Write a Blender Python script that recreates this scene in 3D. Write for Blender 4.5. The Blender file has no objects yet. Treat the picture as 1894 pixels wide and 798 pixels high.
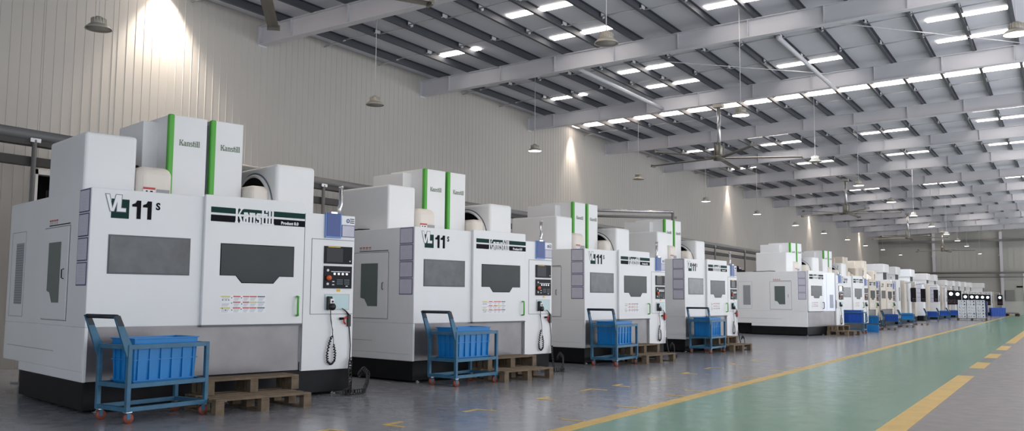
import bpy, math, random
from mathutils import Vector, Matrix
random.seed(7)
R = math.radians
SC = bpy.context.scene
COL = SC.collection

# ------------------------------------------------------------------ materials
def lin(c):
    return tuple(((v/255)/12.92 if v/255 <= .04045 else ((v/255+.055)/1.055)**2.4) for v in c) + (1.0,)
MATS = {}
def mat(name, rgb, rough=.5, metal=0., emit=0., ecol=None, noise=0., nscale=4., bump=0., spec=.5, coat=0.):
    if name in MATS: return MATS[name]
    m = bpy.data.materials.new(name); m.use_nodes = True
    nt = m.node_tree; b = nt.nodes['Principled BSDF']
    b.inputs['Base Color'].default_value = lin(rgb)
    b.inputs['Roughness'].default_value = rough
    b.inputs['Metallic'].default_value = metal
    b.inputs['Specular IOR Level'].default_value = spec
    b.inputs['Coat Weight'].default_value = coat
    if emit:
        b.inputs['Emission Color'].default_value = lin(ecol or rgb)
        b.inputs['Emission Strength'].default_value = emit
    if noise or bump:
        tc = nt.nodes.new('ShaderNodeTexCoord'); n = nt.nodes.new('ShaderNodeTexNoise')
        n.inputs['Scale'].default_value = nscale; n.inputs['Detail'].default_value = 5
        nt.links.new(tc.outputs['Object'], n.inputs['Vector'])
        if noise:
            r = nt.nodes.new('ShaderNodeValToRGB')
            c = lin(rgb)
            r.color_ramp.elements[0].position = .3; r.color_ramp.elements[1].position = .7
            r.color_ramp.elements[0].color = tuple(v*(1-noise) for v in c[:3])+(1,)
            r.color_ramp.elements[1].color = tuple(min(1, v*(1+noise)) for v in c[:3])+(1,)
            nt.links.new(n.outputs['Fac'], r.inputs['Fac']); nt.links.new(r.outputs['Color'], b.inputs['Base Color'])
        if bump:
            bp = nt.nodes.new('ShaderNodeBump'); bp.inputs['Strength'].default_value = bump
            nt.links.new(n.outputs['Fac'], bp.inputs['Height']); nt.links.new(bp.outputs['Normal'], b.inputs['Normal'])
    MATS[name] = m
    return m

def floor_mat(name, base, dark, rough=.16):
    m = bpy.data.materials.new(name); m.use_nodes = True
    nt = m.node_tree; b = nt.nodes['Principled BSDF']
    tc = nt.nodes.new('ShaderNodeTexCoord')
    n1 = nt.nodes.new('ShaderNodeTexNoise'); n1.inputs['Scale'].default_value = .35; n1.inputs['Detail'].default_value = 8
    n2 = nt.nodes.new('ShaderNodeTexNoise'); n2.inputs['Scale'].default_value = 5.; n2.inputs['Detail'].default_value = 8
    mx = nt.nodes.new('ShaderNodeMath'); mx.operation = 'ADD'
    m2 = nt.nodes.new('ShaderNodeMath'); m2.operation = 'MULTIPLY'; m2.inputs[1].default_value = .5
    nt.links.new(tc.outputs['Object'], n1.inputs['Vector']); nt.links.new(tc.outputs['Object'], n2.inputs['Vector'])
    nt.links.new(n1.outputs['Fac'], mx.inputs[0]); nt.links.new(n2.outputs['Fac'], mx.inputs[1]); nt.links.new(mx.outputs[0], m2.inputs[0])
    r = nt.nodes.new('ShaderNodeValToRGB'); r.color_ramp.elements[0].position = .36; r.color_ramp.elements[1].position = .6
    r.color_ramp.elements[0].color = lin(dark); r.color_ramp.elements[1].color = lin(base)
    nt.links.new(m2.outputs[0], r.inputs['Fac']); nt.links.new(r.outputs['Color'], b.inputs['Base Color'])
    rr = nt.nodes.new('ShaderNodeMapRange'); rr.inputs['To Min'].default_value = rough*.7; rr.inputs['To Max'].default_value = rough*1.7
    nt.links.new(n2.outputs['Fac'], rr.inputs['Value']); nt.links.new(rr.outputs['Result'], b.inputs['Roughness'])
    n3 = nt.nodes.new('ShaderNodeTexNoise'); n3.inputs['Scale'].default_value = 1.3; n3.inputs['Detail'].default_value = 2
    nt.links.new(tc.outputs['Object'], n3.inputs['Vector'])
    bp = nt.nodes.new('ShaderNodeBump'); bp.inputs['Strength'].default_value = .02; bp.inputs['Distance'].default_value = .3
    nt.links.new(n3.outputs['Fac'], bp.inputs['Height']); nt.links.new(bp.outputs['Normal'], b.inputs['Normal'])
    b.inputs['Specular IOR Level'].default_value = .55
    return m

WHITE = mat('machine white enamel', (230, 232, 234), .38, noise=.02, nscale=1.5)
CREAM = mat('cream enamel', (226, 219, 210), .4)
BEIGE = mat('beige enamel and warm-lit white', (212, 204, 192), .45)
BLACK = mat('black base paint', (22, 23, 27), .5, noise=.2, nscale=6, spec=.2)
DKGAP = mat('panel gap', (95, 98, 104), .6)
GLASSD = mat('dark safety glass', (44, 49, 52), .22, noise=.25, nscale=1.2, spec=.2)
GLASSR = mat('reflecting safety glass', (68, 71, 75), .2, noise=.5, nscale=3.5, spec=.4)
GLASSG = mat('side safety glass', (98, 110, 108), .2, spec=.4)
MESHG = mat('grey vent mesh', (160, 163, 168), .6)
STEEL = mat('brushed steel', (124, 121, 123), .3, metal=.5, noise=.14, nscale=2.5, bump=.06)
SILVER = mat('bright metal', (205, 205, 208), .25, metal=.9)
GREEN = mat('green trim', (82, 172, 62), .45)
DKGREEN = mat('dark green vinyl', (20, 58, 54), .5, spec=.1)
INK = mat('black vinyl', (16, 16, 22), .5, spec=.08)
WHT = mat('white lettering', (238, 240, 244), .5)
LOGO = mat('olive green lettering', (84, 108, 78), .5)
GREYL = mat('grey outline', (120, 124, 130), .5)
PAPER = mat('lilac paper', (200, 199, 214), .6, noise=.04, nscale=8)
PURPLE = mat('purple frame', (78, 70, 120), .6)
BLUEPL = mat('blue plastic document holder', (44, 72, 140), .35)
BLUEPL2 = mat('light blue plastic edge', (98, 140, 205), .35)
PANELB = mat('control panel black', (24, 25, 31), .4, spec=.15)
SCREENOFF = mat('dark screen', (36, 38, 44), .25, spec=.2)
SCREENON = mat('lit screen', (225, 240, 255), .4, emit=3.2)
RED = mat('red plastic', (190, 50, 40), .4)
ORANGE = mat('orange red button', (214, 96, 48), .4)
YEL = mat('yellow label', (225, 185, 60), .5)
LBL_R = mat('red label', (196, 92, 92), .5)
LBL_Y = mat('yellow green label', (205, 205, 110), .5)
LBL_B = mat('slate label', (90, 105, 115), .5)
LBL_G = mat('pale grey print', (188, 192, 198), .6)
PALEGL = mat('pale cyan cabinet glass', (186, 212, 216), .2)
RUBBER = mat('black rubber', (16, 16, 18), .45)
CARTB = mat('blue cart paint', (54, 104, 134), .45, noise=.22, nscale=7)
CARTD = mat('dark grip', (34, 40, 50), .5)
TOTE = mat('blue plastic tote', (20, 126, 196), .33, noise=.06, nscale=5)
TOTE2 = mat('deep blue plastic tote', (30, 88, 190), .35)
WHEEL = mat('red brown caster wheel', (150, 78, 62), .5)
WOOD = mat('weathered pallet wood', (112, 97, 79), .8, noise=.28, nscale=9, bump=.2)
WOODD = mat('dark pallet wood', (84, 66, 52), .85, noise=.3, nscale=9)
BEAMW = mat('white beam paint', (200, 200, 206), .5, noise=.03, nscale=.8)
PURL = mat('dark purlin paint', (70, 73, 80), .55)
ROOF = mat('roof liner', (212, 213, 222), .7, noise=.04, nscale=.7, bump=.25)
RODW = mat('white steel rod', (205, 205, 208), .5)
WALLM = mat('corrugated wall', (182, 179, 174), .6, noise=.03, nscale=.3)
FARM = mat('far wall panels', (176, 176, 171), .7, noise=.05, nscale=.2)
FARL = mat('pale wall base', (196, 196, 192), .7)
PIPEG = mat('grey pipe', (130, 130, 130), .45, metal=.2)
PIPED = mat('dark tray', (74, 72, 72), .6)
LAMPG = mat('lamp housing', (172, 168, 158), .45, metal=.3)
LAMPU = mat('unlit diffuser', (150, 146, 140), .5)
LAMPL = mat('lit diffuser', (245, 248, 255), .5, emit=10)
SKY = mat('skylight panel', (255, 250, 244), .6, emit=9.0, ecol=(255, 246, 236))
SKYW = mat('warm skylight strip', (255, 246, 236), .6, emit=9.0, ecol=(255, 238, 222))
FANM = mat('fan blade', (120, 116, 108), .4, metal=.5)
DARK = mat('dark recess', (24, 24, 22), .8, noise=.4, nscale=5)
YPAINT = mat('yellow floor paint', (214, 176, 66), .3, noise=.12, nscale=3)
GREYP = mat('worn grey paint', (96, 112, 112), .3)
INTER = mat('bright machine interior', (225, 230, 248), .35, emit=.12)
FLOORG = floor_mat('grey epoxy floor', (141, 144, 152), (128, 131, 138))
LANEG = floor_mat('green epoxy lane', (82, 148, 121), (73, 137, 111))
AISLE = floor_mat('grey aisle floor', (122, 121, 126), (114, 113, 118), .3)

# ------------------------------------------------------------------ mesh builder
class MB:
    def __init__(s): s.v = []; s.f = []; s.mi = []; s.mats = []; s.sm = []
    def m(s, m):
        if m not in s.mats: s.mats.append(m)
        return s.mats.index(m)
    def add(s, vs, fs, m, smooth=False):
        o = len(s.v); s.v += [tuple(v) for v in vs]; k = s.m(m)
        for f in fs: s.f.append([o+i for i in f]); s.mi.append(k); s.sm.append(smooth)
    def box(s, x0, x1, y0, y1, z0, z1, m):
        s.add([(x, y, z) for x in (x0, x1) for y in (y0, y1) for z in (z0, z1)],
              [(0,1,3,2),(4,6,7,5),(0,4,5,1),(2,3,7,6),(0,2,6,4),(1,5,7,3)], m)
    def rbox(s, x0, x1, y0, y1, z0, z1, m, r=.03, n=3):
        # rounded vertical and top edges: stacked rounded rectangles
        def ring(ins, z):
            pts = []
            rr = max(r-ins, .001)
            for cx, cy, a0 in ((x1-r, y1-r, 0), (x0+r, y1-r, 90), (x0+r, y0+r, 180), (x1-r, y0+r, 270)):
                for i in range(n+1):
                    a = R(a0+90*i/n); pts.append((cx+rr*math.cos(a), cy+rr*math.sin(a), z))
            return pts
        rings = [ring(0, z0), ring(0, z1-r)]
        for i in range(1, n+1):
            a = R(90*i/n); rings.append(ring(r*(1-math.cos(a)), z1-r+r*math.sin(a)))
        k = 4*(n+1); vs = [p for g in rings for p in g]; fs = []
        for j in range(len(rings)-1):
            for i in range(k): fs.append((j*k+i, j*k+(i+1) % k, (j+1)*k+(i+1) % k, (j+1)*k+i))
        fs.append(tuple(range((len(rings)-1)*k, len(rings)*k))); fs.append(tuple(reversed(range(k))))
        s.add(vs, fs, m)
    def prism(s, pts, a, b, m, axis='y'):
        # pts in the plane perpendicular to axis; extruded from a to b
        def P(p, t): return {'y': (p[0], t, p[1]), 'x': (t, p[0], p[1]), 'z': (p[0], p[1], t)}[axis]
        n = len(pts)
        s.add([P(p, a) for p in pts]+[P(p, b) for p in pts],
              [tuple(range(n)), tuple(reversed(range(n, 2*n)))]+[(i, (i+1) % n, n+(i+1) % n, n+i) for i in range(n)], m)
    def tube(s, pts, r, m, n=8, closed=False):
        pts = [Vector(p) for p in pts]; rings = []
        up = None
        for i, p in enumerate(pts):
            a = pts[max(i-1, 0)]; b = pts[min(i+1, len(pts)-1)]
            if closed: a = pts[i-1]; b = pts[(i+1) % len(pts)]
            t = (b-a).normalized()
            if up is None: up = Vector((0, 0, 1)) if abs(t.z) < .9 else Vector((1, 0, 0))
            u = t.cross(up).normalized(); w = u.cross(t).normalized(); up = w
            rad = r[i] if isinstance(r, (list, tuple)) else r
            rings.append([p+(u*math.cos(2*math.pi*k/n)+w*math.sin(2*math.pi*k/n))*rad for k in range(n)])
        vs = [p for g in rings for p in g]; fs = []
        J = len(rings) if closed else len(rings)-1
        for j in range(J):
            j2 = (j+1) % len(rings)
            for i in range(n): fs.append((j*n+i, j*n+(i+1) % n, j2*n+(i+1) % n, j2*n+i))
        if not closed: fs += [tuple(reversed(range(n))), tuple(range((len(rings)-1)*n, len(rings)*n))]
        s.add(vs, fs, m, True)
    def cyl(s, a, b, r, m, n=16): s.tube([a, b], r, m, n)
    def lathe(s, c, prof, m, n=20):
        vs = []; fs = []
        for r_, z in prof:
            for i in range(n):
                t = 2*math.pi*i/n; vs.append((c[0]+r_*math.cos(t), c[1]+r_*math.sin(t), c[2]+z))
        for j in range(len(prof)-1):
            for i in range(n): fs.append((j*n+i, j*n+(i+1) % n, (j+1)*n+(i+1) % n, (j+1)*n+i))
        s.add(vs, fs, m, True)
    def build(s, name, parent=None, bevel=0):
        me = bpy.data.meshes.new(name); me.from_pydata(s.v, [], s.f)
        for m in s.mats: me.materials.append(m)
        me.polygons.foreach_set('material_index', s.mi); me.polygons.foreach_set('use_smooth', s.sm); me.update()
        o = bpy.data.objects.new(name, me); COL.objects.link(o)
        if parent: o.parent = parent
        if bevel:
            bv = o.modifiers.new('bevel', 'BEVEL'); bv.width = bevel; bv.segments = 2; bv.limit_method = 'ANGLE'
        return o
def B(x0, x1, y0, y1, z0, z1, m):
    b = MB(); b.box(x0, x1, y0, y1, z0, z1, m); return b

def tag(o, label=None, cat=None, group=None, kind=None):
    if label: o['label'] = label
    if cat: o['category'] = cat
    if group: o['group'] = group
    if kind: o['kind'] = kind
    return o
def empty(name, loc=(0, 0, 0), rz=0, sc=1, label=None, cat=None, group=None):
    o = bpy.data.objects.new(name, None); COL.objects.link(o); o.empty_display_size = .2
    o.location = loc; o.rotation_euler = (0, 0, rz); o.scale = (sc, sc, sc)
    return tag(o, label, cat, group)
def kids(o): return [c for c in bpy.data.objects if c.parent == o]
def copy_tree(o, loc, rz, sc=1, label=None, group=None, swap=None):
    def cp(a, parent):
        c = a.copy(); COL.objects.link(c); c.parent = parent
        for ch in KIDS.get(a.name) or kids(a): cp(ch, c)
        return c
    c = cp(o, None); c.location = loc; c.rotation_euler = (0, 0, rz); c.scale = (sc, sc, sc)
    if label: c['label'] = label
    if group: c['group'] = group
    return c
KIDS = {}
def struct(b, name, bevel=0):
    return tag(b.build(name, None, bevel), kind='structure')

# glyphs ------------------------------------------------------------
def text_polys(txt, size, bold=0.):
    c = bpy.data.curves.new('t', 'FONT'); c.body = txt; c.size = size; c.offset = bold; c.resolution_u = 3
    o = bpy.data.objects.new('t', c); COL.objects.link(o)
    dg = bpy.context.evaluated_depsgraph_get(); me = bpy.data.meshes.new_from_object(o.evaluated_get(dg))
    vs = [tuple(v.co) for v in me.vertices]; fs = [tuple(p.vertices) for p in me.polygons]
    bpy.data.objects.remove(o); bpy.data.curves.remove(c); bpy.data.meshes.remove(me)
    return vs, fs
def put_text(b, txt, size, x, z, y, m, bold=0., xs=1.):
    vs, fs = text_polys(txt, size, bold)
    b.add([(x+v[0]*xs, y, z+v[1]) for v in vs], fs, m)
# slab-serif stencil lettering: unit height 1 for capitals, x-height .7
def rc(x0, x1, z0, z1): return [(x0, z0), (x1, z0), (x1, z1), (x0, z1)]
GL = {
 'K': (1.0, [rc(0, .34, 0, .1), rc(.05, .27, .1, .9), rc(0, .34, .9, 1), [(.3, .5), (.4, .42), (.86, .9), (.66, .9)], [(.38, .56), (.62, .1), (.9, .1), (.54, .68)], rc(.56, .95, .9, 1), rc(.56, .96, 0, .1)]),
 'a': (.74, [rc(.06, .5, .58, .7), rc(.38, .58, 0, .62), rc(.06, .34, .32, .42), rc(.0, .2, .04, .38), rc(.08, .36, 0, .1), rc(.38, .68, 0, .08)]),
 'n': (.86, [rc(0, .34, 0, .08), rc(.07, .27, .08, .62), rc(0, .27, .6, .7), rc(.3, .66, .58, .7), rc(.5, .7, .08, .62), rc(.44, .78, 0, .08)]),
 's': (.62, [rc(.08, .54, .6, .7), rc(.0, .2, .38, .64), rc(.08, .5, .31, .41), rc(.36, .56, .06, .36), rc(.02, .46, 0, .1), rc(.0, .1, .08, .2), rc(.46, .54, .5, .62)]),
 't': (.5, [rc(.1, .3, .06, .95), rc(0, .46, .58, .7), rc(.16, .44, 0, .1)]),
 'i': (.4, [rc(0, .36, 0, .08), rc(.08, .28, .08, .62), rc(0, .28, .6, .7), rc(.08, .28, .8, .97)]),
 'l': (.4, [rc(0, .36, 0, .08), rc(.08, .28, .08, .92), rc(0, .28, .9, 1.)]),
}
def put_logo(b, x, z, h, w, y, m, fat=0.):
    tot = sum(GL[c][0] for c in 'Kanstill'); k = w/tot; cx = x
    for c in 'Kanstill':
        adv, ps = GL[c]
        for p in ps:
            q = [(cx+px*k, z+pz*h) for px, pz in p]
            if fat:
                mx = sum(a for a, _ in q)/len(q); mz = sum(a for _, a in q)/len(q)
                q = [(a+(fat if a > mx else -fat), c2+(fat if c2 > mz else -fat)) for a, c2 in q]
            b.add([(a, y, c2) for a, c2 in q], [tuple(range(len(q)))], m)
        cx += adv*k

# ------------------------------------------------------------------ the machine (type A)
def sheets_part(root, x, y0, y1, ztop, n=4, h=.245, gap=.012):
    z = ztop
    for i in range(n):
        b = MB(); b.box(x-.004, x-.0005, y0, y1, z-h, z, PURPLE)
        b.box(x-.0055, x-.004, y0+.012, y1-.012, z-h+.012, z-.012, PAPER)
        for j in range(5): b.box(x-.0058, x-.0055, y0+.05, y1-.06-.02*(j % 2), z-.07-j*.032, z-.066-j*.032, LBL_G)
        o = b.build('notice_sheet', root)
        z -= h+gap

def make_vl(opened=False):
    root = empty('machining_center')
    # sheet-metal enclosure
    b = MB()
    b.box(0, 2.51, 0, 2.85, .88, 2.34, WHITE)
    b.box(0, 2.51, .04, 2.85, .42, .88, WHITE); b.box(0, 2.51, .04, 2.2, .32, .42, WHITE); b.box(0, .035, 0, .04, .32, .88, WHITE)
    b.box(2.51, 3.25, .03, 2.85, .42, 2.25, WHITE)
    b.build('enclosure', root, .008)
    b = MB(); b.rbox(.25, 3.0, 2.86, 3.5, .5, 2.2, WHITE, .03)
    b.build('rear_housing', root)
    b = MB(); b.box(.02, 3.23, .02, 2.2, .03, .32, BLACK); b.box(.25, 3.2, 2.2, 2.84, .03, .42, BLACK); b.box(.4, 2.9, 2.84, 3.4, .03, .5, BLACK)
    b.build('base', root, .01)
    for x, y in ((.2, .12), (1.6, .12), (3.05, .12), (.3, 2.1), (3.0, 2.1)):
        b = MB(); b.cyl((x, y, 0), (x, y, .012), .05, SILVER, 12); b.cyl((x, y, .01), (x, y, .035), .02, SILVER, 8); b.build('levelling_foot', root)
    # stainless apron
    b = MB(); b.box(.036, 2.5, .012, .038, .325, .876, STEEL); b.box(.036, 2.5, .004, .012, .862, .88, STEEL)
    b.build('steel_apron', root)
    # fixed front window, badge
    dx = 0
    b = MB(); b.box(.19, 1.08, -.004, .0, 1.44, 1.855, DKGAP); b.box(.205, 1.065, -.008, -.003, 1.455, 1.84, GLASSR)
    b.build('fixed_window', root)
    b = MB()
    Y = -.0015
    b.box(.205, .39, -.003, 0, 2.03, 2.235, DKGREEN)
    for pts, m, yy in (
        ([(.135, 2.285), (.185, 2.285), (.215, 2.15), (.245, 2.285), (.295, 2.285), (.235, 2.095), (.19, 2.095)], GREYL, -.004),
        ([(.144, 2.278), (.179, 2.278), (.215, 2.13), (.25, 2.278), (.285, 2.278), (.23, 2.102), (.196, 2.102)], WHT, -.005),
        ([(.255, 2.285), (.315, 2.285), (.31, 2.145), (.36, 2.145), (.36, 2.095), (.255, 2.095)], GREYL, -.0045),
        ([(.263, 2.278), (.307, 2.278), (.303, 2.138), (.354, 2.138), (.354, 2.102), (.263, 2.102)], WHT, -.0055)):
        b.add([(p[0], yy, p[1]) for p in pts], [tuple(range(len(pts)))], m)
    for x in (.42, .535):
        pts = [(x, 2.19), (x+.035, 2.205), (x+.05, 2.235), (x+.095, 2.235), (x+.095, 2.035), (x+.05, 2.035), (x+.05, 2.165), (x, 2.165)]
        b.add([(p[0], -.003, p[1]) for p in pts], [tuple(range(len(pts)))], INK)
    put_text(b, 'S', .105, .675, 2.15, -.003, INK, .004)
    b.build('model_badge', root)
    # sliding door
    ox = -1.2 if opened else 0.0
    yb = -.0 if not opened else -.012
    d = MB(); d.box(1.22+ox, 2.5+ox, -.05+yb, -.001+yb, .885, 2.365, WHITE)
    door = d.build('sliding_door', root, .008)
    y = -.05+yb
    w = [(1.424, 1.81), (2.352, 1.81), (2.352, 1.455), (2.165, 1.455), (2.09, 1.374), (1.69, 1.374), (1.615, 1.455), (1.424, 1.455)]
    b = MB(); b.prism([(p[0]+ox, p[1]) for p in w], y-.004, y-.0005, GLASSD)
    c = (1.888, 1.6)
    b.prism([(c[0]+(p[0]-c[0])*1.02+ox, c[1]+(p[1]-c[1])*1.04) for p in w], y-.0018, y-.0003, INK)
    b.build('door_window', door)
    b = MB(); b.box(1.285+ox, 2.5+ox, y-.003, y, 2.165, 2.23, DKGREEN); b.box(1.285+ox, 2.5+ox, y-.003, y, 2.065, 2.14, INK)
    put_logo(b, 1.58+ox, 2.06, .185, .5, y-.0045, WHT, .0025)
    put_text(b, 'Product 8.0', .05, 2.17+ox, 2.08, y-.004, WHT, .002, 1.0)
    b.build('brand_band', door)
    b = MB(); b.box(1.434+ox, 2.0+ox, y-.002, y, 1.02, 1.225, WHT)
    x0 = 1.44+ox
    for (cx, cw, rows) in ((0, .115, [LBL_Y, None, LBL_Y]), (.15, .09, [LBL_R, LBL_R, LBL_R]), (.27, .08, [LBL_R, LBL_R, LBL_R]), (.355, .09, [LBL_R, LBL_Y, LBL_R]), (.455, .095, [LBL_B, LBL_G, LBL_B])):
        for i, mm in enumerate(rows):
            zt = 1.218-i*.066
            if mm: b.box(x0+cx, x0+cx+cw, y-.003, y-.002, zt-.014, zt, mm)
            for j in range(3): b.box(x0+cx+.01, x0+cx+cw-.01*(j+1), y-.003, y-.002, zt-.028-j*.013, zt-.022-j*.013, LBL_G)
    for (cx, zz) in ((.13, 1.2), (.13, 1.14), (.135, 1.06), (.25, 1.2), (.255, 1.13), (.25, 1.07), (.02, 1.175), (.06, 1.175), (.095, 1.175), (.02, 1.08), (.06, 1.06)):
        b.box(x0+cx-.004, x0+cx+.008, y-.003, y-.002, zz-.01, zz, INK)
    b.build('warning_label', door)
    hx = 2.42+ox
    b = MB(); b.tube([(hx, y, 1.215), (hx-.01, y-.05, 1.21), (hx-.02, y-.06, 1.18), (hx-.02, y-.06, 1.02), (hx-.01, y-.05, .99), (hx, y, .985)], .013, GREEN if not opened else INK, 8)
    b.build('door_handle', door)
    b = MB(); b.box(1.22+ox, 2.5+ox, y-.004, y+.045, .868, .884, DKGAP); b.build('door_rail', root)
    if opened:
        b = MB(); b.box(1.32, 2.49, -.002, -.0005, .9, 2.32, INTER); b.box(1.31, 1.35, -.01, -.001, .9, 2.3, DKGAP)
        b.box(1.7, 1.72, -.012, -.002, .92, 2.28, WHITE); b.box(2.0, 2.3, -.012, -.002, 1.0, 1.5, mat('grey fixture', (150, 156, 170), .4))
        b.build('lit_interior', root)
        b = MB(); b.tube([(2.44, -.04, 1.3), (2.44, -.06, 1.28), (2.44, -.06, 1.0), (2.44, -.04, .98)], .012, INK); b.build('inner_handle', root)
    # side face
    def groove(y0, y1, z0, z1, t=.006):
        return [(y0, y1, z1-t, z1), (y0, y1, z0, z0+t), (y0, y0+t, z0, z1), (y1-t, y1, z0, z1)]
    b = MB(); b.box(-.012, -.001, .6, 1.42, .95, 1.96, WHITE)
    sd = b.build('side_door', root, .004)
    b = MB()
    for g in groove(.585, 1.435, .935, 1.975): b.box(-.003, 0, g[0], g[1], g[2], g[3], DKGAP)
    b.box(-.004, 0, .6, 1.3, 1.99, 2.0, INK)
    b.box(-.004, 0, .95, 2.7, .60, .603, DKGAP)
    for i in range(4):
        b.box(-.004, -.0, 1.02+i*.075, 1.07+i*.075, 2.04, 2.06, LBL_R); b.box(-.0035, 0, 1.02+i*.075, 1.07+i*.075, 2.012, 2.032, LBL_G)
    for g in groove(2.16, 2.72, .95, 1.98): b.box(-.0025, 0, g[0], g[1], g[2], g[3], mat('soft groove', (150, 154, 160), .6))
    b.build('side_trim', root)
    b = MB(); b.prism([(.83, 1.8), (1.24, 1.8), (1.24, 1.26), (1.14, 1.24), (1.06, 1.13), (.83, 1.13)], -.016, -.0125, GLASSG, 'x')
    b.build('side_door_window', sd)
    b = MB(); b.tube([(-.012, .7, 1.5), (-.035, .7, 1.49), (-.035, .7, 1.4), (-.012, .7, 1.39)], .006, INK, 6); b.build('side_door_handle', sd)
    b = MB(); b.box(-.005, 0, 2.22, 2.52, 1.1, 1.84, MESHG)
    for i in range(24): b.box(-.0065, -.005, 2.225, 2.515, 1.115+i*.03, 1.12+i*.03, DKGAP)
    b.build('side_vent', root)
    sheets_part(root, -.001, .03, .33, 2.33)
    # control cabinet
    c = MB(); c.box(2.52, 3.25, -.02, .03, .31, 2.25, WHITE); cab = c.build('control_cabinet', root, .006)
    b = MB()
    for g in ((2.62, 3.24, 1.93, 1.936), (2.62, 3.24, .995, 1.001), (2.62, 2.626, .995, 1.935), (2.512, 2.52, .33, 2.24)): b.box(g[0], g[1], -.023, -.02, g[2], g[3], DKGAP)
    b.build('cabinet_door_seam', cab)
    b = MB(); b.box(2.8, 3.21, -.035, -.02, 1.63, 1.85, PANELB); b.box(2.83, 3.07, -.037, -.035, 1.65, 1.825, SCREENON if opened else SCREENOFF)
    b.box(2.85, 3.03, -.038, -.037, 1.835, 1.845, YEL); b.box(3.17, 3.185, -.038, -.036, 1.66, 1.675, WHT)
    b.build('display_unit', cab)
    b = MB(); b.box(2.8, 3.21, -.035, -.02, 1.32, 1.6, PANELB); b.box(2.9, 3.18, -.037, -.035, 1.527, 1.535, WHT)
    for i in range(4): b.box(2.935+i*.06, 2.965+i*.06, -.042, -.035, 1.49, 1.515, SILVER)
    for i in range(5):
        for j in range(3): b.box(2.99+i*.018, 3.003+i*.018, -.037, -.035, 1.37+j*.025, 1.385+j*.025, LBL_B)
    for i in range(4):
        for j in range(3): b.box(3.1+i*.02, 3.114+i*.02, -.037, -.035, 1.37+j*.025, 1.385+j*.025, LBL_B)
    b.box(2.92, 2.95, -.038, -.035, 1.36, 1.372, WHT); b.box(2.92, 2.95, -.038, -.035, 1.4, 1.412, WHT); b.box(3.12, 3.15, -.038, -.035, 1.345, 1.355, WHT)
    b.build('keypad', cab)
    b = MB(); b.cyl((2.86, -.035, 1.45), (2.86, -.07, 1.45), .032, ORANGE, 12); b.build('stop_button', cab)
    for zz in (1.545, 1.375):
        b = MB(); b.cyl((2.85, -.035, zz), (2.85, -.045, zz), .017, WHT, 10); b.build('push_button', cab)
    b = MB(); b.box(3.0, 3.05, -.024, -.02, 1.28, 1.31, YEL); b.build('cabinet_tag', cab)
    b = MB(); b.box(2.82, 3.19, -.024, -.02, 1.05, 1.25, LBL_G); b.box(2.835, 3.175, -.026, -.023, 1.06, 1.24, PALEGL); b.build('cabinet_window', cab)
    b = MB(); b.box(2.8, 3.03, -.045, -.02, 1.955, 2.27, BLUEPL2); b.box(2.815, 3.015, -.05, -.044, 1.975, 2.27, BLUEPL); b.box(2.87, 2.96, -.056, -.045, 2.262, 2.285, SILVER)
    b.build('document_holder', cab)
    b = MB(); b.box(3.05, 3.245, -.026, -.02, 1.975, 2.13, PURPLE); b.box(3.058, 3.237, -.028, -.026, 1.983, 2.122, PAPER)
    b.build('framed_card', cab)
    b = MB(); b.box(3.05, 3.245, -.024, -.02, 2.14, 2.235, WHT)
    b.tube([(3.14+.018*math.cos(a*math.pi/6), -.026, 2.185+.022*math.sin(a*math.pi/6)) for a in range(12)], .006, BLUEPL, 6, True)
    for i in range(3): b.box(3.17, 3.235, -.026, -.024, 2.158+i*.024, 2.168+i*.024, INK)
    b.build('inspection_card', cab)
    b = MB(); b.tube([(3.1, .12, 2.25), (3.1, .12, 2.36), (3.12, .12, 2.4), (3.12, .12, 2.62)], .028, SILVER, 10); b.cyl((3.12, .12, 2.62), (3.12, .12, 2.65), .032, SILVER, 10)
    b.build('signal_mast', root)
    # hand pendant with coiled cable
    hp = MB(); hp.rbox(2.845, 2.915, -.075, -.03, 1.05, 1.22, RUBBER, .015); hp.cyl((2.9, -.07, 1.09), (2.9, -.1, 1.09), .045, RUBBER, 14)
    hp.box(2.875, 2.93, -.08, -.07, 1.13, 1.19, WHT); hp.cyl((2.905, -.07, 1.155), (2.905, -.09, 1.155), .012, RUBBER, 8)
    ph = hp.build('hand_pendant', root)
    ctrl = [(2.89, -.06, 1.06), (2.9, -.06, .92), (2.93, -.06, .8), (2.935, -.06, .7)]
    b = MB(); b.tube(ctrl, .005, RUBBER, 6)
    loop = [(2.92, .72), (2.885, .62), (2.86, .5), (2.87, .41), (2.92, .37), (2.97, .42), (2.975, .52), (2.95, .62)]
    pts = []
    M_ = 90
    for i in range(M_):
        t = i/(M_-1)*(len(loop)-1); k = min(int(t), len(loop)-2); u = t-k
        px = loop[k][0]*(1-u)+loop[k+1][0]*u; pz = loop[k][1]*(1-u)+loop[k+1][1]*u
        a = i*1.5
        pts.append((px+.012*math.cos(a), -.055+.012*math.sin(a), pz+.004*math.cos(a)))
    b.tube(pts, .0085, RUBBER, 5)
    b.tube([(2.95, -.055, .62), (2.95, -.05, .72), (2.93, -.05, .85), (2.91, -.03, 1.0)], .005, SILVER, 6)
    b.build('coiled_cable', ph)
    # superstructure
    b = MB(); b.rbox(.19, .77, .85, 2.08, 2.335, 3.07, WHITE, .035); b.build('left_head_cover', root)
    b = MB(); b.rbox(.775, 1.2, .8, 1.5, 2.335, 2.74, CREAM, .1, 5)
    tk = b.build('coolant_tank', root)
    b = MB(); b.box(.84, .98, .79, .8, 2.46, 2.485, RED); b.box(.84, .98, .792, .8, 2.4, 2.46, WHT); b.box(.87, .89, .788, .793, 2.43, 2.445, INK); b.box(.92, .95, .788, .793, 2.43, 2.445, INK)
    b.box(1.0, 1.15, .79, .8, 2.4, 2.47, MESHG); b.build('tank_label', tk)
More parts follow.
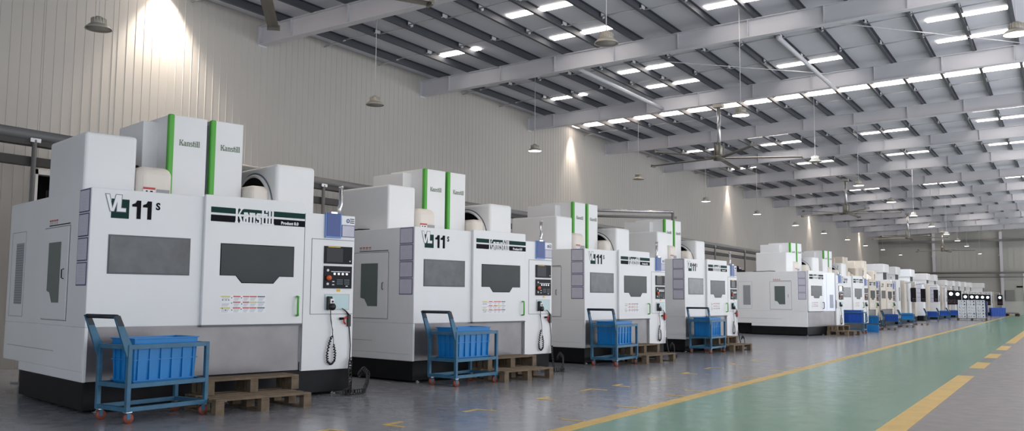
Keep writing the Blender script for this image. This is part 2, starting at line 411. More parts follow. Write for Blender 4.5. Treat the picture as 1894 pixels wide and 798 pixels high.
    b = MB(); b.lathe((.93, 1.4, 2.72), [(0, .0), (.09, 0), (.1, .05), (.07, .09), (0, .1)], INK, 14); b.build('tank_cap', tk)
    for x0, x1 in ((1.29, 1.78), (1.84, 2.28)):
        b = MB(); b.box(x0, x1, 1.2, 2.1, 2.335, 3.48, WHITE); b.box(x0+.01, x1+.012, 1.23, 2.1, 2.34, 3.46, DKGAP)
        tw = b.build('tool_tower', root, .008)
        b = MB(); b.rbox(x0-.012, x0+.06, 1.185, 1.26, 2.34, 3.485, GREEN, .02); b.build('green_strip', tw)
        b = MB(); put_logo(b, x0+.13, 3.1, .075, .27, 1.1975, LOGO); b.build('tower_lettering', tw)
    b = MB(); b.box(1.78, 1.84, 1.3, 2.08, 2.34, 3.42, MESHG); b.build('tower_filler', root)
    b = MB(); b.box(1.1, 2.25, 1.55, 2.35, 2.335, 3.42, WHITE); b.build('tower_back_box', root, .01)
    # right hood with round cut-out and drum
    b = MB(); b.rbox(2.62, 3.21, .9, 2.15, 2.25, 2.97, WHITE, .05, 4)
    hd = b.build('right_hood', root)
    n = 24; cy, cz, rr = 1.52, 2.34, .54
    arc = [(cy+rr*math.cos(math.pi*i/n), cz+rr*math.sin(math.pi*i/n)) for i in range(n+1)]
    b = MB(); b.prism([(cy+(p[0]-cy)*.93, cz+(p[1]-cz)*.93) for p in arc], 2.6, 2.606, INK, 'x'); b.prism(arc, 2.606, 2.612, WHITE, 'x')
    b.prism([(cy+(p[0]-cy)*1.03, cz+(p[1]-cz)*1.03) for p in arc], 2.612, 2.619, DKGAP, 'x')
    b.tube([(2.6, cy+(p[0]-cy)*.95, cz+(p[1]-cz)*.95) for p in arc], .022, WHITE, 6)
    b.build('round_opening', hd)
    b = MB(); b.rbox(2.3, 2.6, 1.0, 1.8, 2.335, 2.67, CREAM, .09, 5); b.build('spindle_drum', hd)
    b = MB(); b.cyl((2.35, 1.7, 2.66), (2.35, 1.7, 2.76), .04, INK, 10); b.box(2.33, 2.5, 1.66, 1.74, 2.7, 2.73, INK); b.build('drum_fitting', hd)
    b = MB()
    for yy, zz in ((1.9, 2.75), (1.9, 2.95), (2.1, 2.85)):
        b.tube([(2.3, yy, zz), (2.5, yy, zz+.04), (2.52, yy+.2, zz+.04)], .018, PIPEG, 8)
    b.tube([(2.4, 1.9, 2.3), (2.4, 1.9, 3.02)], .02, PIPEG, 8); b.tube([(2.5, 2.1, 2.3), (2.5, 2.1, 3.02)], .02, PIPEG, 8); b.cyl((2.44, 1.88, 2.9), (2.44, 1.88, 3.0), .035, PIPEG, 10)
    b.build('pipe_manifold', root)
    b = MB(); b.tube([(.19, 1.3, 2.36), (.14, 1.5, 2.37), (.12, 1.8, 2.36), (.2, 2.2, 2.36)], .012, RUBBER, 6); b.build('roof_cable', root)
    b = MB(); b.rbox(.4, 1.0, 2.95, 3.35, 2.2, 2.45, BLACK, .03); b.cyl((.6, 3.15, 2.45), (.6, 3.15, 2.6), .12, BLACK, 14); b.cyl((.85, 3.1, 2.45), (.85, 3.1, 2.55), .07, SILVER, 12)
    b.build('rear_motor', root)
    return root

def place(o, loc, rz, sc=1): o.location = loc; o.rotation_euler = (0, 0, rz); o.scale = (sc, sc, sc)
MS = [((-9.0787, 5.7541), .2414, 1.0596), ((-8.3846, 10.5992), .1679, 1.0098), ((-8.0458, 15.5557), .1227, .9713), ((-7.8717, 20.5012), .0805, .9708), ((-7.8551, 32.3172), .1815, .9829)]
ML = ['largest white machining centre at the far left, nearest the camera',
      'second white machining centre from the left, next to the nearest one',
      'third white machining centre from the left, in the middle of the photo',
      'fourth white machining centre from the left, last before the walkway gap']
vl = make_vl()
def all_tree(o):
    KIDS[o.name] = kids(o)
    for c in KIDS[o.name]: all_tree(c)
all_tree(vl)
machines = []
for i in range(4):
    (x, y), my, s = MS[i]
    if i == 0: place(vl, (x, y, 0), math.pi/2-my, s); o = vl; tag(o, ML[0], 'machine')
    else: o = copy_tree(vl, (x, y, 0), math.pi/2-my, s, ML[i])
    machines.append(o)
(x, y), my, s = MS[4]
vo = make_vl(True); place(vo, (x, y, 0), math.pi/2-my, s)
tag(vo, 'white machining centre just past the walkway gap, sliding door open and control screen lit', 'machine')
copy_tree(vl, (-7.75, 37.6, 0), math.pi/2-.13, .97, 'white machining centre with green tower strips directly behind the one with the open door')
# white relatives farther down the row, warm light painted on as beige
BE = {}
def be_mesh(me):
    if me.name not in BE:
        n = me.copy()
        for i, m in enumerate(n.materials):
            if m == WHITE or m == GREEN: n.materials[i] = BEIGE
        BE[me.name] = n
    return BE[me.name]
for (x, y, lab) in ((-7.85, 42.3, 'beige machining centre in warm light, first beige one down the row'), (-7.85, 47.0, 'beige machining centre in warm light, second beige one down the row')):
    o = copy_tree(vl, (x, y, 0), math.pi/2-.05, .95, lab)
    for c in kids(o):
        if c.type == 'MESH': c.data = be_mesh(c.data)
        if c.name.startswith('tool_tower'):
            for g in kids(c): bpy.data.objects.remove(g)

# ------------------------------------------------------------------ type B: distant machines with dark doors and swing-arm panels
def make_b(lit=True, tower=True, white=WHITE):
    root = empty('milling_machine')
    b = MB(); b.box(0, .75, 0, 2.4, .3, 2.3, white); b.box(2.0, 2.7, 0, 2.4, .3, 2.3, BEIGE); b.box(.75, 2.0, .25, 2.4, .3, 2.3, white)
    b.build('enclosure', root, .015)
    B(.02, 2.68, .03, 2.35, .03, .3, BLACK).build('base', root)
    b = MB(); b.box(.78, 1.97, .2, .245, .75, 2.2, GLASSD); b.box(1.34, 1.4, .17, .2, .75, 2.2, white); b.build('sliding_door', root)
    b = MB(); b.prism([(.25, 1.2), (.55, 1.2), (.55, 1.9), (.25, 1.9)], -.006, 0, GLASSG); b.build('front_window', root)
    sheets_part(root, -.001, .1, .5, 2.2, 4, .25)
    b = MB(); b.box(.004-.012, 0, .62, .95, 1.0, 1.95, GLASSD); b.build('side_window', root)
    if tower:
        b = MB(); b.rbox(.35, 1.75, .7, 1.9, 2.7, 3.15, white, .05); b.box(.45, .55, .8, 1.8, 2.3, 2.7, white); b.box(1.6, 1.7, .8, 1.8, 2.3, 2.7, white)
        b.build('spindle_tower', root)
        B(.56, 1.59, .81, 1.75, 2.31, 2.69, GLASSD).build('tower_window', root)
    # swing-arm panel facing down the aisle
    b = MB(); b.tube([(2.2, 0, 2.15), (2.2, -.25, 2.2), (1.9, -.55, 2.2), (1.9, -.55, 2.0)], .035, white, 8); arm = b.build('panel_arm', root)
    b = MB(); pw = -.8 if lit else -.58
    b.box(1.87, 1.93, pw, -.32, 1.0 if lit else 1.15, 2.0 if lit else 1.9, PANELB)
    for j in range(3):
        for k in range(5 if lit else 2): b.box(1.862, 1.87, pw+.03+k*.09, pw+.07+k*.09, 1.12+j*.09, 1.16+j*.09, LBL_B if (j+k) % 3 else LBL_R)
    pn = b.build('control_panel', root)
    b = MB(); b.tube([(1.869, -.56, 1.75), (1.86, -.56, 1.75)], .12, SCREENON if lit else SCREENOFF, 16); 
    if lit: b.build('screen', pn)
    return root
mb = make_b(); all_tree(mb); mbo = make_b(False); all_tree(mbo)
BL = [(-7.75, 51.6, 0, 'white milling machine with tall boxed tower over a dark window, right of the beige ones'),
      (-7.85, 56.3, 0, 'white milling machine with dark doors, second past the beige ones'),
      (-7.75, 61.5, 0, 'white milling machine with four lilac sheets and dark unlit panel on its near side'),
      (-7.5, 67.0, 1, 'distant milling machine with the leftmost glowing oval screen'),
      (-7.4, 70.3, 1, 'distant milling machine with the second glowing screen from the left'),
      (-7.15, 74.0, 1, 'distant milling machine with glowing screen above the left edge of the casting stack'),
      (-6.95, 77.0, 1, 'distant milling machine with glowing screen, second above the casting stack'),
      (-6.8, 79.8, 1, 'distant milling machine with glowing screen, third above the casting stack'),
      (-6.6, 82.5, 1, 'distant milling machine with glowing screen, fourth above the casting stack'),
      (-6.4, 85.2, 1, 'distant milling machine with glowing screen above the right edge of the casting stack'),
      (-5.65, 88.2, 1, 'farthest milling machine with glowing screen, beside the blue bins at the far wall')]
usedA = usedB = False
for x, y, l, lab in BL:
    src = mb if l else mbo
    if l and not usedA: place(mb, (x, y, 0), math.pi/2-.015); tag(mb, lab, 'machine'); usedA = True
    elif not l and not usedB: place(mbo, (x, y, 0), math.pi/2-.015, 1.04); tag(mbo, lab, 'machine'); usedB = True
    else: copy_tree(src, (x, y, 0), math.pi/2-.015, 1.04 if not l else .9 if y > 73 else 1, lab)

# ------------------------------------------------------------------ carts, totes, pallets, hoses
def make_cart(name='tote_cart'):
    root = empty(name); L, W = .93, .52; t = .022
    # local x along the length, y inward, origin at the front-left corner
    for x in (0, L):
        for y in (0, W):
            B(x-t, x+t, y-t, y+t, .115, .79, CARTB).build('post', root, .004)
    def frame(z, nm, fl_=False):
        b = MB()
        for y in (0, W): b.box(t, L-t, y-.02, y+.02, z-.022, z+.022, CARTB)
        for x in (0, L): b.box(x-.02, x+.02, t, W-t, z-.022, z+.022, CARTB)
        if fl_: b.box(t, L-t, t, W-t, z+.0, z+.01, CARTB)
        b.build(nm, root)
    frame(.765, 'top_rail'); frame(.375, 'shelf', True); frame(.14, 'bottom_rail')
    h = MB()
    for y in (0, W):
        h.prism([(-.03, .66), (.03, .76), (-.13, 1.08), (-.19, 1.08)], y-.012, y+.012, CARTB, 'y')
    h.tube([(-.16, -.008, 1.07), (-.16, W+.008, 1.07)], .015, CARTB, 8)
    hd = h.build('handle', root)
    b = MB(); b.tube([(-.16, -.012, 1.075), (-.16, W+.012, 1.075)], .022, CARTD, 8)
    for y in (0, W): b.prism([(-.14, .98), (-.08, .98), (-.13, 1.085), (-.192, 1.085)], y-.016, y+.016, CARTD, 'y')
    b.build('grip', hd)
    for x in (0.02, L-.02):
        for y in (.02, W-.02):
            b = MB(); b.box(x-.035, x+.035, y-.03, y+.03, .108, .118, SILVER); b.box(x-.02, x+.02, y-.026, y-.02, .04, .11, CARTB); b.box(x-.02, x+.02, y+.02, y+.026, .04, .11, CARTB)
            c = b.build('caster', root)
            b = MB(); b.cyl((x+.01, y-.018, .05), (x+.01, y+.018, .05), .05, WHEEL, 18); b.cyl((x+.01, y-.022, .05), (x+.01, y+.022, .05), .014, SILVER, 8); b.build('wheel', c)
    return root
def make_tote(m):
    root = empty('storage_tote'); L, W, H, t = .76, .4, .46, .012
    b = MB()
    def wall(a, c):  # tapered shell walls
        pass
    i = .02
    b.add([(i, i, 0), (L-i, i, 0), (L-i, W-i, 0), (i, W-i, 0), (0, 0, H), (L, 0, H), (L, W, H), (0, W, H),
           (t+i, t+i, t), (L-t-i, t+i, t), (L-t-i, W-t-i, t), (t+i, W-t-i, t), (t, t, H), (L-t, t, H), (L-t, W-t, H), (t, W-t, H)],
          [(3, 2, 1, 0), (0, 1, 5, 4), (1, 2, 6, 5), (2, 3, 7, 6), (3, 0, 4, 7), (8, 9, 10, 11), (9, 8, 12, 13), (10, 9, 13, 14), (11, 10, 14, 15), (8, 11, 15, 12),
           (4, 5, 13, 12), (5, 6, 14, 13), (6, 7, 15, 14), (7, 4, 12, 15)], m)
    b.build('tote_body', root)
    b = MB()
    for k in range(6):
        x = .05+k*(L-.1)/5
        b.prism([(x-.006, .02), (x+.006, .02), (x+.006, H-.06), (x-.006, H-.06)], -.006, .02, m); b.box(x-.006, x+.006, W-.02, W+.006, .02, H-.06, m)
    for k in range(4):
        y = .06+k*(W-.12)/3
        b.box(-.006, .02, y-.006, y+.006, .02, H-.06, m); b.box(L-.02, L+.006, y-.006, y+.006, .02, H-.06, m)
    for z in (.02, .23): b.box(-.003, L+.003, -.003, .018, z, z+.01, m); b.box(-.003, L+.003, W-.018, W+.003, z, z+.01, m); b.box(-.003, .018, 0, W, z, z+.01, m)
    b.build('ribs', root)
    b = MB()
    for (x0, x1, y0, y1) in ((-.014, L+.014, -.014, .004), (-.014, L+.014, W-.004, W+.014), (-.014, .004, 0, W), (L-.004, L+.014, 0, W)):
        b.box(x0, x1, y0, y1, H-.085, H-.07, m); b.box(x0, x1, y0, y1, H-.012, H, m)
    b.build('rim', root, .003)
    return root
cart = make_cart(); all_tree(cart)
tote = make_tote(TOTE); all_tree(tote)
tote_d = make_tote(TOTE2); all_tree(tote_d)
def dirpos(ox, oy, a, lx, ly, z=0):
    # local x along angle a, local y 90 deg left of it
    return (ox+math.cos(a)*lx-math.sin(a)*ly, oy+math.sin(a)*lx+math.cos(a)*ly, z)
CP = [(-8.08, 5.62, R(90)-.03, 'blue steel tote cart with a tall dark grip in front of the nearest machine', 'blue ribbed plastic tote in the nearest cart'),
      (-7.55, 10.55, R(90)-.1, 'blue steel tote cart in front of the second machine', 'blue ribbed plastic tote in the cart of the second machine'),
      (-7.3, 15.42, R(90)+.0, 'blue steel tote cart in front of the third machine', 'blue ribbed plastic tote in the cart of the third machine'),
      (-7.2, 20.39, R(90)-.03, 'blue steel tote cart in front of the fourth machine', 'blue ribbed plastic tote in the cart of the fourth machine'),
      (-7.7, 36.3, .0, 'blue steel tote cart first past the walkway gap, before the lit control panel', 'deep blue tote in the first cart past the walkway gap'),
      (-7.62, 40.9, .0, 'small distant tote cart, second past the walkway gap', 'bright blue tote in the second cart past the walkway gap'),
      (-7.6, 46.0, .0, 'small distant tote cart, third past the walkway gap', 'deep blue tote in the third cart past the walkway gap'),
      (-7.55, 50.6, .0, 'small distant tote cart, fourth past the walkway gap', 'bright blue tote in the fourth cart past the walkway gap'),
      (-7.5, 60.3, .0, 'small distant tote cart left of the casting stack, first of three', 'deep blue tote in the first of three carts left of the casting stack'),
      (-7.35, 65.2, .0, 'small distant tote cart left of the casting stack, second of three', 'deep blue tote in the second of three carts left of the casting stack'),
      (-7.2, 69.2, .0, 'small distant tote cart left of the casting stack, third of three', 'deep blue tote in the third of three carts left of the casting stack')]
for i, (x, y, a, lab, tl) in enumerate(CP):
    s = 1 if i < 4 else (1.05 if i == 4 else .72)
    if i == 0: place(cart, (x, y, 0), a); tag(cart, lab, 'cart', 'blue tote carts'); c = cart
    else: copy_tree(cart, (x, y, 0), a, s if i != 7 else .72, lab, 'blue tote carts')
    src = tote if i in (0, 1, 2, 3, 5, 7) else tote_d
    p = dirpos(x, y, a, .1*s, .07*s, .388*s)
    if i == 0: place(tote, p, a); tag(tote, tl, 'tote', 'totes on the carts')
    elif i == 4: place(tote_d, p, a, s); tag(tote_d, tl, 'tote', 'totes on the carts')
    else: copy_tree(src, p, a, s, tl, 'totes on the carts')

def make_pallet(L, W, T=.17, nm='wooden_pallet', wood=WOOD):
    root = empty(nm)
    b = MB(); n = max(3, round(W/.15))
    for i in range(n):
        y = i*(W-.11)/(n-1); b.box(0, L, y, y+.11-.0, T-.024, T, wood)
    for x in (0, L/2-.05, L-.1): b.box(x, x+.1, 0, W, T-.045, T-.025, wood)
    b.build('deck_boards', root, .003)
    for x in (0, L/2-.05, L-.1):
        b = MB()
        for y in (0, W/2-.05, W-.1): b.box(x, x+.1, y, y+.1, .02, T-.046, wood)
        b.box(x, x+.1, 0, W, 0, .019, wood)
        b.build('bearer', root)
    return root
pl_low = make_pallet(1.18, .78); pl_up = make_pallet(1.18, .37, .17); all_tree(pl_low); all_tree(pl_up)
WH = ['nearest', 'second', 'third', 'fourth', 'open-doored']
for i, (dx, dy) in enumerate(((.99, -.95), (1.07, -.88), (.94, -.87), (.95, -.86), (1.5, -.86))):
    (x, y), my, s = MS[i]; a = math.pi/2-my
    p = dirpos(x, y, a, dx*s, dy*s); q = dirpos(x, y, a, (dx+.1)*s, (dy+.44)*s, .1705)
    l1 = 'weathered wooden pallet on the floor, lower step before the %s machine' % WH[i]
    l2 = 'short wooden pallet stacked as upper step before the %s machine' % WH[i]
    if i == 0:
        place(pl_low, p, a); tag(pl_low, l1, 'pallet', 'pallets used as steps'); place(pl_up, q, a); tag(pl_up, l2, 'pallet', 'pallets used as steps')
    else:
        copy_tree(pl_low, p, a, 1, l1, 'pallets used as steps'); copy_tree(pl_up, q, a, 1, l2, 'pallets used as steps')
# low pallets beyond the distant carts
for (x, y, t_) in ((-6.95, 41.3, 'right of the second cart past the gap'), (-6.9, 46.2, 'right of the third cart past the gap'), (-6.85, 50.9, 'right of the fourth cart past the gap')):
    copy_tree(pl_low, (x, y, 0), R(0), .5, 'small dark pallet on the floor ' + t_, 'pallets used as steps')
# small low blue tote on the floor by second distant cart
copy_tree(tote, (-7.0, 38.4, 0), R(5), .6, 'small blue tote on the floor between the first two carts past the gap')

def make_hose(red):
    root = empty('air_hose')
    b = MB()
    b.tube([(3.19, -.03, .86), (3.2, -.035, .74), (3.21, -.04, .6), (3.2, -.045, .45), (3.22, -.06, .36)], .007, RUBBER if not red else SILVER, 6)
    pts = []
    # coil hanging down to the floor, then a heap on the floor
    path = [(3.2, -.07, .42), (3.17, -.1, .3), (3.15, -.14, .15), (3.12, -.18, .05), (3.0, -.24, .045), (3.1, -.34, .045), (3.25, -.3, .045), (3.33, -.2, .06), (3.4, -.16, .14), (3.42, -.14, .24), (3.36, -.12, .3), (3.3, -.1, .22)]
    n = 330
    for i in range(n):
        t = i/(n-1)*(len(path)-1); k = min(int(t), len(path)-2); u = t-k
        p = [path[k][j]*(1-u)+path[k+1][j]*u for j in range(3)]; a = i*.75
        pts.append((p[0]+.034*math.cos(a), p[1]+.034*math.cos(a)*.4, max(.01, p[2]+.034*math.sin(a))))
    b.tube(pts, .0075, RUBBER, 5)
    b.build('coil', root)
    b = MB(); b.rbox(3.155, 3.205, -.055, -.028, .84, .99, RUBBER, .01); b.tube([(3.18, -.04, .98), (3.13, -.05, 1.03), (3.06, -.06, 1.07)], [.014, .009, .005], RUBBER, 7)
    g = b.build('blow_gun', root)
    b = MB(); b.tube([(3.15, -.04, .96), (3.1, -.05, .94), (3.1, -.05, .9), (3.12, -.05, .87)], .012, RED, 6); b.box(3.04, 3.1, -.055, -.035, .925, .955, INK); b.build('trigger', g)
    if red: B(3.15, 3.22, -.062, -.056, .86, .98, RED).build('red_grip', g)
    return root
h1 = make_hose(False); h2 = make_hose(True); all_tree(h1); all_tree(h2)
for i in range(4):
    (x, y), my, s = MS[i]; a = math.pi/2-my; src = h1 if i < 2 else h2
    lab = 'black coiled air hose with blow gun at the right edge of the %s machine' % WH[i]
    if i in (0, 2): place(src, (x, y, 0), a, s); tag(src, lab, 'hose', 'air hoses at the machines')
    else: copy_tree(src, (x, y, 0), a, s, lab, 'air hoses at the machines')

# metal castings stacked on a pallet
pm = make_pallet(1.75, 1.1, .16, 'wooden_pallet', WOODD); place(pm, (-6.2, 64.6, 0), R(3)); tag(pm, 'dark pallet under the tall stack of metal castings beside the green lane', 'pallet')
def make_cast():
    b = MB(); m = mat('raw aluminium', (206, 212, 216), .4, metal=.2, noise=.2, nscale=12)
    for x in (0, .42): b.box(x, x+.06, 0, .9, 0, .19, m)
    for y in (0, .4, .84): b.box(.06, .42, y, y+.05, .0, .05, m); b.box(.06, .42, y, y+.05, .13, .18, m)
    for x in (.14, .3): b.cyl((x, 0, .09), (x, .03, .09), .05, m, 10)
    b.box(.22, .26, 0, .88, .06, .15, m)
    return b.build('metal_casting')
cst = make_cast(); first = True
for k in range(3):
    for j in range(6):
        p = dirpos(-6.2, 64.6, R(3), .1+k*.53, .08, .161+j*.195)
        o = cst if first else cst.copy()
        if not first: COL.objects.link(o)
        o.location = p; o.rotation_euler = (0, 0, R(3)+random.uniform(-.01, .01)); first = False
        tag(o, 'silver metal casting in the stack on the dark pallet beside the green lane', 'casting', 'castings stacked on the pallet')
for k, (lx, yy, lab) in enumerate(((-5.2, 87.5, 'flat low pallet load lying on the floor near the far wall'),)):
    o = make_pallet(1.7, 1.2, .2, 'wooden_pallet', WOODD); place(o, (lx, yy, 0), R(15)); tag(o, lab, 'pallet')
    b = MB(); b.rbox(.05, 1.65, .05, 1.1, 0, .1, mat('grey plates', (130, 132, 130), .5), .04); q = b.build('metal_plates'); q.location = (lx, yy, .201); q.rotation_euler = (0, 0, R(15)); tag(q, 'pale flat plates on the low pallet near the far wall', 'plates')
for (x, y, w, h, lab) in ((-6.1, 83.0, .42, 1.25, 'tall dark blue bin right of the casting stack'),):
    b = MB(); b.rbox(0, w, 0, .8, .0, h, mat('navy plastic', (30, 42, 96), .5), .05); o = b.build('waste_bin'); o.location = (x, y, 0); 
    tag(o, lab, 'bin')
copy_tree(tote_d, (-5.6, 86.3, 0), R(20), 1.5, 'blue tote on the floor in front of the far wall, left of the flat pallet')

# ------------------------------------------------------------------ setting
Y0, Y1 = -8.0, 92.5; XW = 15.5
def zr(x): return 7.65+.028*(XW-abs(x))
struct(B(-XW, -4.3, Y0, Y1, -.1, 0, FLOORG), 'floor')
o = struct(B(-4.3, -1.42, Y0, Y1, -.1, 0, LANEG), 'floor.001')
struct(B(-1.42, XW, Y0, Y1, -.1, 0, AISLE), 'floor.002')
b = MB(); b.box(-4.36, -4.18, Y0, Y1, .0005, .003, YPAINT)
tag(b.build('trim_1'), kind='structure')
b = MB()
for a, c in ((Y0, 17.3), (19.3, 21.2), (22.9, 24.8), (26.8, 29.3), (31.2, Y1)): b.box(-1.68, -1.42, a, c, .0005, .003, YPAINT)
for a, c in ((17.3, 19.3), (21.2, 22.9), (24.8, 26.8), (29.3, 31.2)): b.box(-1.68, -1.42, a, c, .0003, .002, GREYP)
tag(b.build('trim_2'), kind='structure')
def corner(x, y, sy, nm, lab):
    b = MB(); w = .05; L = .28
    b.box(x, x+L, y-w/2, y+w/2, .0005, .003, YPAINT); b.box(x, x+w, min(y, y+sy*L), max(y, y+sy*L), .0006, .0031, YPAINT)
    tag(b.build('floor_mark'), lab, 'marking', 'yellow corner marks on the grey floor')
GM = 'small yellow L-shaped corner mark painted on the grey floor left of the lane'
for x, y, s in ((-6.18, 6.5, -1), (-5.95, 7.05, 1), (-5.88, 8.62, -1), (-5.85, 9.95, 1), (-5.85, 11.45, -1), (-5.8, 12.1, 1), (-5.8, 13.7, -1), (-5.75, 14.75, 1), (-5.8, 16.3, -1), (-5.75, 17.3, 1), (-5.75, 19.0, -1)):
    corner(x, y, s, '', GM)
for y in (6.9, 8.45, 9.85, 11.35, 12.1, 13.7, 14.75, 16.3, 17.3):
    b = MB(); b.box(-4.66, -4.37, y-.025, y+.025, .0005, .003, YPAINT); tag(b.build('floor_mark'), 'short yellow tick painted against the left edge line of the green lane', 'marking', 'yellow ticks beside the lane line')

# corrugated left wall (real ribs) with one dark doorway
def wallseg(b, ya, yb, z0, z1):
    b.box(-XW-.15, -XW, ya, yb, z0, z1, WALLM)
    n = int((yb-ya)/.19)
    for i in range(n+1):
        y = ya+i*.19
        if y+.03 > yb: break
        b.prism([(-XW-.001, y), (-XW+.007, y+.006), (-XW+.007, y+.016), (-XW-.001, y+.022)], z0, z1, WALLM, 'z')
b = MB(); DA, DB, DZ = 8.76, 10.2, 3.42
wallseg(b, Y0, DA, 0, 7.64); wallseg(b, DA, DB, DZ, 7.64); wallseg(b, DB, Y1, 0, 7.64)
struct(b, 'wall_left')
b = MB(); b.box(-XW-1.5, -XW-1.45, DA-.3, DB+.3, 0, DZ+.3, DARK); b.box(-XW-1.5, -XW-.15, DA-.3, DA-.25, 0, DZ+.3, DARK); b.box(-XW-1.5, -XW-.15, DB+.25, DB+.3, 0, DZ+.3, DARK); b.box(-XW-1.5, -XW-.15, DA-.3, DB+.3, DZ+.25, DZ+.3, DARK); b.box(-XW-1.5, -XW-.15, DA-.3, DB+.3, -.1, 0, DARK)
struct(b, 'wall_recess')
b = MB()
b.box(-XW-.05, -XW+.05, DA-.09, DA, 0, DZ+.09, WHITE); b.box(-XW-.05, -XW+.05, DB, DB+.09, 0, DZ+.09, WHITE); b.box(-XW-.05, -XW+.05, DA-.09, DB+.09, DZ, DZ+.09, WHITE)
struct(b, 'door_1')
rk = empty('storage_rack', (-16.6, 8.78, 0), 0, 1, 'dark storage rack inside the doorway in the left wall', 'rack')
for x in (0, .5):
    for y in (0, 1.35): B(x, x+.04, y, y+.04, 0, 3.2, PIPED).build('upright', rk)
for z in (1.2, 2.3): B(0, .54, 0, 1.39, z, z+.04, mat('brown board', (74, 52, 38), .7)).build('rack_shelf', rk)
b = MB(); b.lathe((0, 0, 0), [(0, 0), (.16, 0), (.16, .36), (.12, .42), (.05, .44), (0, .44)], mat('grey can', (150, 150, 150), .4, metal=.4), 18); o = b.build('metal_can'); o.location = (-16.3, 9.25, 2.342); tag(o, 'grey metal can on the rack inside the left doorway', 'can')
b = MB(); b.rbox(0, .3, 0, .4, 0, .22, RED, .03); o = b.build('toolbox'); o.location = (-16.45, 9.55, 2.342); tag(o, 'red toolbox on the rack inside the left doorway', 'toolbox')
b = MB(); b.box(XW, XW+.15, Y0, Y1, 6.3, 7.64, WALLM); struct(b, 'wall_right')
# far wall
b = MB(); b.box(-XW, XW, Y1, Y1+.15, 1.25, 8.05, FARM); b.box(-XW, XW, Y1-.02, Y1+.15, 0, 1.25, FARL)
for i in range(60): b.box(-XW+i*.5, -XW+i*.5+.05, Y1-.015, Y1, 1.25, 7.9, FARM)
struct(b, 'wall_back')
for i, x in enumerate((-10.6, -5.0)):
    b = MB(); b.box(x-.12, x+.12, Y1-.4, Y1-.36, 0, 7.6, BEAMW); b.box(x-.12, x+.12, Y1-.06, Y1-.02, 0, 7.6, BEAMW); b.box(x-.02, x+.02, Y1-.36, Y1-.06, 0, 7.6, BEAMW)
    for z in (3.6, 5.4): b.box(x-.22, x+.22, Y1-.42, Y1-.03, z, z+.08, BEAMW)
    tag(b.build('wall_column'), ['grey steel column on the far wall, left one', 'grey steel column on the far wall, right one beside the lit doorway'][i], 'column')
b = MB(); b.tube([(-XW+.1, Y1-.5, 3.85), (8, Y1-.5, 3.85)], .09, PIPEG, 10); b.tube([(-XW+.1, Y1-.5, 3.45), (8, Y1-.5, 3.45)], .05, PIPEG, 8)
tag(b.build('wall_pipe'), 'grey pipes running across the far wall at mid height', 'pipe')
b = MB(); b.box(-XW+.1, XW-.1, Y1-.5, Y1-.25, 6.7, 6.9, mat('grey girder', (112, 112, 110), .6)); tag(b.build('crane_rail'), 'dark horizontal girder under the roof at the far wall', 'beam')
b = MB(); b.rbox(0, .75, 0, .22, 0, .9, PIPEG, .03); o = b.build('electrical_box'); o.location = (-4.8, Y1-.27, 1.35); tag(o, 'grey electrical box on the far wall beside the right column', 'box')
b = MB(); b.box(0, .5, 0, .03, 0, .14, INK); o = b.build('wall_sign'); o.location = (-3.9, Y1-.06, 2.5); tag(o, 'small dark sign on the far wall left of the lit doorway', 'sign')
b = MB(); b.box(-3.35, -1.2, Y1-.05, Y1-.021, 0, 3.9, WHITE); b.box(-3.2, -1.35, Y1-.06, Y1-.05, .0, 2.7, mat('daylight doorway', (235, 240, 250), .6, emit=1.5))
struct(b, 'door_2')

# roof
b = MB()
for s in (-1, 1):
    n = 16; pts = []
    for i in range(n+1):
        x = s*(XW-i*XW/n); pts.append((x, zr(x)))
    b.add([(s*(XW+.1), Y0, zr(XW)-.003), (0, Y0, zr(0)), (0, Y1, zr(0)), (s*(XW+.1), Y1, zr(XW)-.003), (s*(XW+.1), Y0, zr(XW)+.12), (0, Y0, zr(0)+.12), (0, Y1, zr(0)+.12), (s*(XW+.1), Y1, zr(XW)+.12)],
          [(0, 1, 2, 3), (7, 6, 5, 4), (0, 4, 5, 1), (1, 5, 6, 2), (2, 6, 7, 3), (3, 7, 4, 0)], ROOF)
struct(b, 'ceiling')
# rafters
def make_rafter():
    b = MB()
    def zb(x): return 7.03+.028*(XW-abs(x)) - (.0 if abs(x) > 3 else .0)
    for s in (-1, 1):
        xs = [XW-.02, 11, 7, 3.5, 0]
        for a, c in zip(xs, xs[1:]):
            def bar(z0a, z0c, z1a, z1c, t):
                b.add([(s*a, -t, z0a), (s*c, -t, z0c), (s*c, -t, z1c), (s*a, -t, z1a), (s*a, t, z0a), (s*c, t, z0c), (s*c, t, z1c), (s*a, t, z1a)],
                      [(0, 1, 2, 3), (7, 6, 5, 4), (0, 4, 5, 1), (1, 5, 6, 2), (2, 6, 7, 3), (3, 7, 4, 0)], BEAMW)
            ta, tc = zr(a)-.19, zr(c)-.19
            bar(zb(a)+.012, zb(c)+.012, ta-.012, tc-.012, .02)
            bar(zb(a), zb(c), zb(a)+.015, zb(c)+.015, .1); bar(ta-.015, tc-.015, ta, tc, .1)
        for k in range(9):
            x = s*(XW-1.-k*1.7); b.box(x-.006, x+.006, -.09, .09, zb(x)+.01, zr(x)-.2, BEAMW)
        b.box(s*(XW-.01)-.012, s*(XW-.01)+.012, -.12, .12, 7.0, 7.46, BEAMW)
    return b.build('roof_beam')
rf = make_rafter()
for k in range(-3, 13):
    o = rf if k == -3 else rf.copy()
    if k > -3: COL.objects.link(o)
    o.location = (0, 13.82+6*k, 0)
    tag(o, 'white tapered steel roof beam crossing the hall under the dark purlins', 'beam', 'white roof beams')
